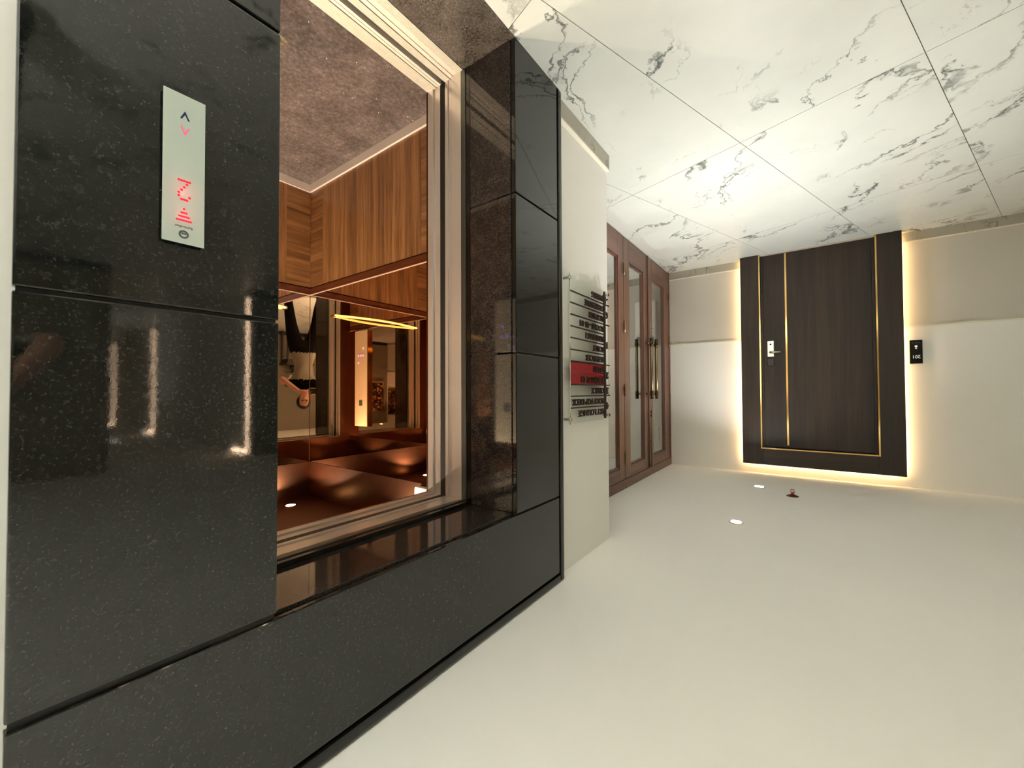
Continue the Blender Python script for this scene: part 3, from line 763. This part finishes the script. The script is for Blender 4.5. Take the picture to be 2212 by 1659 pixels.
box('threshold', BX0, BX1, FY0 + 0.004, LY + 0.04, 0.0005, 0.006, M['alu'], d2)
lp = box('lock_plate', 0.302, 0.364, LY - 0.012, LY - 0.0005, 0.962, 1.138, M['chrome'], lf2, 0.003)
tube('lever_handle', [(0.335, LY - 0.012, 1.090), (0.335, LY - 0.050, 1.090), (0.325, LY - 0.056, 1.090), (0.235, LY - 0.056, 1.092)], 0.010, M['chrome'], lp, 10)
lathe('key_cylinder', [(0.0, -0.003), (0.009, -0.003), (0.009, 0.0), (0.0, 0.0)], (0.333, LY - 0.012, 1.0), M['dark_gap'], lp, 12, 'Y')
box('latch_reader', 0.300, 0.366, LY - 0.014, LY - 0.0005, 1.160, 1.236, M['black'], lf2, 0.004)
# LED tape on the back edge of the surround, shining on the wall
e = 0.016
for (xa, xb, za, zb) in ((AX0 + e, AX0 + e + 0.012, 0.02, TZF - e), (AX1 - e - 0.012, AX1 - e, 0.02, TZF - e), (AX0 + e + 0.013, AX1 - e - 0.013, TZF - e - 0.012, TZF - e)):
    box('led_tape', xa, xb, FY1 + 0.001, FY1 + 0.007, za, zb, M['led_warm'], d2)

# ------------------------------------------------------------------ room number plate
rp = thing('room_number_plate', 'small black room number plate beside the walnut door', 'sign', (-0.824, YB - 0.012, 1.038))
box('plate', -0.868, -0.780, YB - 0.024, YB - 0.0125, 1.038, 1.262, M['black'], rp, 0.003)
TY = YB - 0.0247
text_mesh('room_number', '201', 0.042, (-0.824, TY, 1.196), FACE_Y, M['white_print'], rp, 0.0005, 'CENTER', 0.050)
lathe('bell_button', [(0.0, 0.0), (0.010, 0.0), (0.010, 0.0015), (0.0, 0.0015)], (-0.824, TY - 0.001, 1.098), M['white_print'], rp, 14, 'Y')
prism('bell_mark', [(-0.831, TY, 1.113), (-0.817, TY, 1.113), (-0.819, TY, 1.122), (-0.829, TY, 1.122)], (0, 0.0006, 0), M['white_print'], rp)
text_mesh('faint_symbols', 'o o o', 0.026, (-0.824, TY, 1.066), FACE_Y, M['grey_mark'], rp, 0.0005, 'CENTER', 0.056)

# ------------------------------------------------------------------ ceiling fittings
def downlight(x, y, power, label, sq=False, size=0.075, beam=100, k=1.0):
    t = thing('ceiling_downlight', label, 'downlight', (x, y, CEIL), 'recessed hall downlights')
    if sq:
        bm = bmesh.new()
        for b in ((x - .045, x + .045, y - .045, y - .036), (x - .045, x + .045, y + .036, y + .045), (x - .045, x - .036, y - .036, y + .036), (x + .036, x + .045, y - .036, y + .036)):
            add_box(bm, *b, CEIL - 0.006, CEIL - 0.0002)
        finish('bezel', bm, M['white_plastic'], t)
        box('lens', x - 0.0355, x + 0.0355, y - 0.0355, y + 0.0355, CEIL - 0.004, CEIL - 0.0005, M['lamp'], t)
    else:
        lathe('bezel', [(0.036 * k, -0.006), (0.046 * k, -0.005), (0.048 * k, -0.0002), (0.036 * k, -0.0002)], (x, y, CEIL), M['white_plastic'], t, 28)
        lathe('lens', [(0.0, -0.013 * k), (0.018 * k, -0.012 * k), (0.030 * k, -0.009 * k), (0.0355 * k, -0.004 * k), (0.0355 * k, -0.0005), (0.0, -0.0005)], (x, y, CEIL), M['lamp'], t, 24)
    if power: disk_light('downlight_beam', (x, y, CEIL - 0.016), power, HALL_COL, size, t, math.radians(beam))
    return t
downlight(0.365, 0.925, HALL_W * 0.07, 'small recessed ceiling downlight above the elevator entrance', k=0.4)
downlight(0.426, 3.232, HALL_W * 0.40, 'round recessed ceiling downlight in front of the glazed doors')
downlight(0.399, 4.55, HALL_W * 0.24, 'square recessed ceiling downlight before the walnut door', True, beam=130)
downlight(0.42, -1.65, HALL_W * 2.6, 'unseen ceiling downlight added behind the photographer to brighten the hall ceiling')  # added lamp out of view: its floor pool bounces light onto the ceiling
downlight(0.42, -3.70, HALL_W * 1.2, 'unseen ceiling downlight added at the near hall wall to brighten the ceiling')  # also added out of view, for more bounced light on the ceiling
downlight(-2.30, -2.0, HALL_W * 0.25, 'recessed ceiling downlight near the console table')
downlight(-4.20, 4.85, HALL_W * 0.14, 'recessed ceiling downlight over the two gilt pictures')
downlight(2.6, 4.1, HALL_W * 0.16, 'recessed ceiling downlight of the room behind the glazed doors')
downlight(-9.0, 1.75, HALL_W * 0.2, 'recessed ceiling downlight in the long corridor')

sp = thing('fire_sprinkler', 'copper pendent fire sprinkler with dark red rosette on the ceiling', 'sprinkler', (0.129, 4.321, CEIL))
q = (0.129, 4.321, CEIL)
lathe('rosette', [(0.0, -0.016), (0.020, -0.015), (0.046, -0.004), (0.047, -0.0005), (0.0, -0.0005)], q, M['dark_red'], sp, 24)
lathe('body', [(0.0, -0.036), (0.007, -0.036), (0.011, -0.030), (0.013, -0.022), (0.013, -0.0165), (0.0, -0.0165)], q, M['copper'], sp, 12)
for s in (-1, 1):
    tube('frame_arm', [(q[0] + s * 0.011, q[1], CEIL - 0.030), (q[0] + s * 0.014, q[1], CEIL - 0.044), (q[0] + s * 0.003, q[1], CEIL - 0.056)], 0.0025, M['copper'], sp, 6)
tube('bulb', [(q[0], q[1], CEIL - 0.037), (q[0], q[1], CEIL - 0.055)], 0.003, M['led_pink'], sp, 8)
lathe('deflector', [(0.0, -0.060), (0.017, -0.0595), (0.017, -0.0575), (0.0, -0.0565)], q, M['chrome'], sp, 16)

# ------------------------------------------------------------------ the side of the hall that only the mirrors show
cs = thing('console_table', 'black console table with orchid against the opposite wall', 'table', (-4.40, -1.85, 0))
box('table_top', -4.58, -4.20, -2.25, -1.58, 0.79, 0.84, M['console'], cs, 0.004)
box('apron', -4.56, -4.23, -2.21, -1.62, 0.70, 0.7895, M['console'], cs)
for (x, y) in ((-4.56, -2.22), (-4.56, -1.65), (-4.26, -2.22), (-4.26, -1.65)):
    box('leg', x, x + 0.04, y, y + 0.04, 0, 0.6995, M['console'], cs)
pt = thing('potted_orchid', 'white potted orchid with arching leaves on the console table', 'plant', (-4.38, -1.80, 0.84))
lathe('pot', [(0.0, 0.0), (0.05, 0.0), (0.062, 0.05), (0.066, 0.11), (0.060, 0.11), (0.055, 0.09), (0.0, 0.085)], (-4.38, -1.80, 0.8405), M['pot'], pt, 20)
for k in range(9):
    a = k * 2.4; ln = 0.16 + 0.05 * (k % 3)
    bm = bmesh.new(); prev = None
    for i in range(6):
        u = i / 5; rr = ln * u; zz = 0.935 + 0.11 * math.sin(u * 2.2) - 0.05 * u * u
        wv = 0.026 * math.sin(PI * (0.12 + 0.86 * u))
        cxy = (-4.38 + rr * math.cos(a), -1.80 + rr * math.sin(a)); nx, ny = -math.sin(a) * wv, math.cos(a) * wv
        row = [bm.verts.new((cxy[0] + nx, cxy[1] + ny, zz)), bm.verts.new((cxy[0], cxy[1], zz - 0.006)), bm.verts.new((cxy[0] - nx, cxy[1] - ny, zz))]
        if prev:
            for j in range(2): bm.faces.new((prev[j], prev[j + 1], row[j + 1], row[j]))
        prev = row
    g = bmesh.ops.solidify(bm, geom=bm.faces[:], thickness=0.003)
    finish('leaf', bm, M['leaf'], pt)
stem_pts = [(-4.38, -1.80, 0.93), (-4.37, -1.78, 1.05), (-4.34, -1.73, 1.15), (-4.30, -1.66, 1.19)]
tube('flower_stem', stem_pts, 0.004, M['leaf'], pt, 6)
for (fx, fy, fz) in ((-4.30, -1.66, 1.19), (-4.335, -1.72, 1.155), (-4.355, -1.75, 1.11)):
    bm = bmesh.new()
    for k in range(5):
        a = 2 * PI * k / 5
        c = Vector((fx, fy, fz)); d_ = Vector((0.25, math.cos(a), math.sin(a))) * 0.034; n_ = Vector((0, -math.sin(a), math.cos(a))) * 0.018
        add_prism(bm, [c, c + d_ * 0.6 + n_, c + d_, c + d_ * 0.6 - n_], (0.003, 0, 0))
    finish('blossom', bm, M['petal'], pt)

def picture_mat(name, seed):
    m = NT(name); m.set(Roughness=0.35)
    v = m.coord('Object', (1, 1, 1)); mp = m.n('ShaderNodeMapping'); mp.inputs['Location'].default_value = (seed, seed * 2, 0); m.l(v, mp.inputs[0])
    vo = m.n('ShaderNodeTexVoronoi'); vo.inputs['Scale'].default_value = 14; m.l(mp.outputs[0], vo.inputs['Vector'])
    nz = m.noise(mp.outputs[0], 3.0, 3)
    a = m.ramp(vo.outputs['Distance'], [(0.15, S(238, 196, 130)), (0.35, S(160, 92, 44)), (0.6, S(16, 14, 14))])
    b = m.ramp(nz.outputs['Fac'], [(0.42, (0.05, 0.045, 0.04)), (0.55, (1, 1, 1))])
    mix = m.n('ShaderNodeMix', data_type='RGBA', blend_type='MULTIPLY'); mix.inputs[0].default_value = 1
    m.l(a.outputs[0], mix.inputs[6]); m.l(b.outputs[0], mix.inputs[7]); m.l(mix.outputs[2], m.p.inputs['Base Color'])
    return m.m
p1 = thing('framed_picture', 'gilt framed dark abstract picture on the wall opposite the elevator', 'picture', (XL, 4.98, 1.15), 'gilt framed pictures')
box('canvas', XL + 0.012, XL + 0.026, 4.80, 5.16, 1.22, 2.02, picture_mat('abstract_canvas_a', 1.7), p1)
for b in ((4.77, 4.7995, 1.19, 2.05), (5.1605, 5.19, 1.19, 2.05), (4.80, 5.16, 1.19, 1.2195), (4.80, 5.16, 2.0205, 2.05)):
    box('frame_bar', XL + 0.0005, XL + 0.034, b[0], b[1], b[2], b[3], M['gold'], p1, 0.003)
p2 = thing('framed_picture', 'gilt framed dark abstract picture in the corner of the far wall', 'picture', (-4.3, YB, 1.4), 'gilt framed pictures')
box('canvas', -4.50, -4.10, YB - 0.030, YB - 0.018, 1.44, 2.16, picture_mat('abstract_canvas_b', 5.3), p2)
for b in ((-4.53, -4.5005, 1.41, 2.19), (-4.0995, -4.07, 1.41, 2.19), (-4.50, -4.10, 1.41, 1.4395), (-4.50, -4.10, 2.1605, 2.19)):
    box('frame_bar', b[0], b[1], YB - 0.040, YB - 0.0125, b[2], b[3], M['gold'], p2, 0.003)

# corridor door surrounds with warm light lines, mirrored in the granite
for k, xx in enumerate((-4.80, -9.9, -14.0)):
    t = thing('corridor_light_line', ['vertical warm light line at the corridor mouth', 'vertical warm light line halfway down the corridor', 'vertical warm light line at the corridor end'][k], 'light', (xx, 2.50, 0.05), 'vertical corridor light lines')
    box('profile', xx - 0.016, xx + 0.016, 2.506, 2.5195, 0.06, 2.40, M['alu'], t)
    box('diffuser', xx - 0.006, xx + 0.006, 2.500, 2.5055, 0.08, 2.38, M['led_corr'], t)
    box('diffuser', xx - 0.60, xx - 0.02, 2.500, 2.5055, 2.385, 2.40, M['led_corr'], t)

# ------------------------------------------------------------------ the photographer, seen only in the corner of the elevator mirrors
def person():
    base = Vector((-0.475, -0.143, 0))
    f = Vector((0.954, 0.30, 0)).normalized(); lt = Vector((-f.y, f.x, 0))      # facing, own left
    def P(a, b, z): return base + f * a + lt * b + Vector((0, 0, z))
    V, E_, Rd = [], [], []
    def v(p, r, parent=None):
        V.append(p); Rd.append(r if isinstance(r, tuple) else (r, r)); i = len(V) - 1
        if parent is not None: E_.append((parent, i))
        return i
    pel = v(P(0, 0, 0.90), (0.155, 0.115))
    waist = v(P(0, 0, 1.06), (0.150, 0.105), pel)
    chest = v(P(0.01, 0, 1.27), (0.165, 0.115), waist)
    nb = v(P(0.01, 0, 1.44), (0.075, 0.07), chest)
    neck = v(P(0.025, 0, 1.50), 0.055, nb)
    hd = v(P(0.045, 0, 1.58), (0.072, 0.082), neck)
    hd2 = v(P(0.04, 0, 1.66), (0.078, 0.092), hd)
    v(P(0.02, 0, 1.725), (0.055, 0.062), hd2)
    v(P(0.148, 0, 1.605), 0.014, hd)                                              # nose
    hands = {}
    for sd in (1, -1):
        hip = v(P(0, 0.11 * sd, 0.80), 0.125, pel)
        knee = v(P(0.02, 0.175 * sd, 0.47), 0.085, hip)
        ank = v(P(-0.01, 0.215 * sd, 0.11), 0.066, knee)
        v(P(-0.03, 0.217 * sd, 0.045), 0.045, ank); v(P(0.15, 0.235 * sd, 0.035), 0.036, ank)
        sh = v(P(0.0, 0.195 * sd, 1.385), 0.068, chest)
        el = v(P(0.15, 0.32 * sd, 1.26 if sd < 0 else 1.30), 0.046, sh)
        wr = v(P(0.345, 0.135 * sd, 1.47), 0.030, el)
        pm = v(P(0.395, 0.085 * sd, 1.505), (0.034, 0.020), wr)
        for q in range(4):                                                         # four fingers closing round the phone
            dz = 0.030 - 0.019 * q; ln = (0.030, 0.034, 0.032, 0.025)[q]
            a = v(P(0.417, 0.080 * sd, 1.51 + dz), 0.0095, pm)
            b = v(P(0.437, (0.080 - ln * 0.9) * sd, 1.512 + dz), 0.0085, a)
            v(P(0.431, (0.080 - ln * 1.9) * sd, 1.512 + dz), 0.0075, b)
        t = v(P(0.390, 0.055 * sd, 1.475), 0.010, pm); v(P(0.383, 0.022 * sd, 1.485), 0.0085, t)
    me = bpy.data.meshes.new('person'); me.from_pydata([tuple(p) for p in V], E_, [])
    o = bpy.data.objects.new('tmp_person', me); COL.objects.link(o)
    md = o.modifiers.new('skin', 'SKIN'); md.use_smooth_shade = True
    for i, sv in enumerate(me.skin_vertices[0].data):
        sv.radius = Rd[i]; sv.use_root = (i == 0)
    sb = o.modifiers.new('sub', 'SUBSURF'); sb.levels = 3; sb.render_levels = 3
    dg = bpy.context.evaluated_depsgraph_get(); dg.update()
    nm = bpy.data.meshes.new_from_object(o.evaluated_get(dg))
    bpy.data.objects.remove(o, do_unlink=True)
    nm.materials.clear()
    for k in ('cloth_black', 'cloth_grey', 'skin', 'shoe'): nm.materials.append(M[k])
    for p in nm.polygons:
        c = p.center - base; a, b = c.dot(f), c.dot(lt); z = c.z
        rad = abs(b)
        if z < 0.085: k = 3
        elif z < 0.90: k = 0
        elif a > 0.155 and z > 1.2: k = 2                    # forearms and hands
        elif rad > 0.27 and z > 1.15: k = 2                  # bare lower sleeves
        elif z > 1.465: k = 2
        elif z > 1.31: k = 0
        else: k = 1
        p.material_index = k; p.use_smooth = True
    for vtx in nm.vertices: vtx.co -= base
    nm.name = 'person'
    po = link_mesh('person', nm, base, None)
    tag(po, 'person in black trousers and grey top holding up a phone, mirrored in the elevator', 'person')
    # hair
    bm = bmesh.new(); bmesh.ops.create_icosphere(bm, subdivisions=3, radius=1.0)
    hc = P(0.022, 0, 1.655)
    for q in list(bm.verts):
        if q.co.x > 0.45 and q.co.z < 0.55: q.co.x = 0.30
        if q.co.z < -0.75: q.co.z = -0.75
        d = q.co
        q.co = hc + f * d.x * 0.108 + lt * d.y * 0.098 + Vector((0, 0, d.z * 0.115))
    finish('hair', bm, M['hair'], po, smooth=True)
    for sd in (1, -1):
        bm = bmesh.new(); bmesh.ops.create_icosphere(bm, subdivisions=2, radius=0.011)
        for q in bm.verts: q.co = P(0.118, 0.030 * sd, 1.632) + q.co
        finish('eye', bm, M['black'], po, smooth=True)
    bm = bmesh.new(); bmesh.ops.create_icosphere(bm, subdivisions=2, radius=1.0)
    for q in bm.verts:
        d = q.co.copy(); q.co = P(0.118, 0, 1.563) + f * d.x * 0.008 + lt * d.y * 0.022 + Vector((0, 0, d.z * 0.006))
    finish('mouth', bm, M['copper'], po, smooth=True)
    # phone, its lens sits right behind the picture's view point
    ph = thing('phone', 'dark phone held upside down in both hands, mirrored in the elevator', 'phone', tuple(CAM - fwd * 0.02))
    bm = bmesh.new(); add_box(bm, -0.0745, 0.0745, -0.036, 0.036, -0.004, 0.004, 0.003)
    mt = Matrix((rgt, up, fwd)).transposed()
    for q in bm.verts: q.co = CAM - fwd * 0.030 + mt @ (q.co + Vector((0.055, -0.02, 0)))
    finish('case', bm, M['black'], ph)
    for (a, b) in ((0.0, 0.0), (0.020, -0.012), (0.0, -0.024)):
        bm = bmesh.new(); bmesh.ops.create_cone(bm, cap_ends=True, segments=16, radius1=0.007, radius2=0.007, depth=0.002)
        for q in bm.verts: q.co = CAM - fwd * 0.0245 + mt @ (q.co + Vector((a, b, 0)))
        finish('lens', bm, M['chrome'], ph)
person()
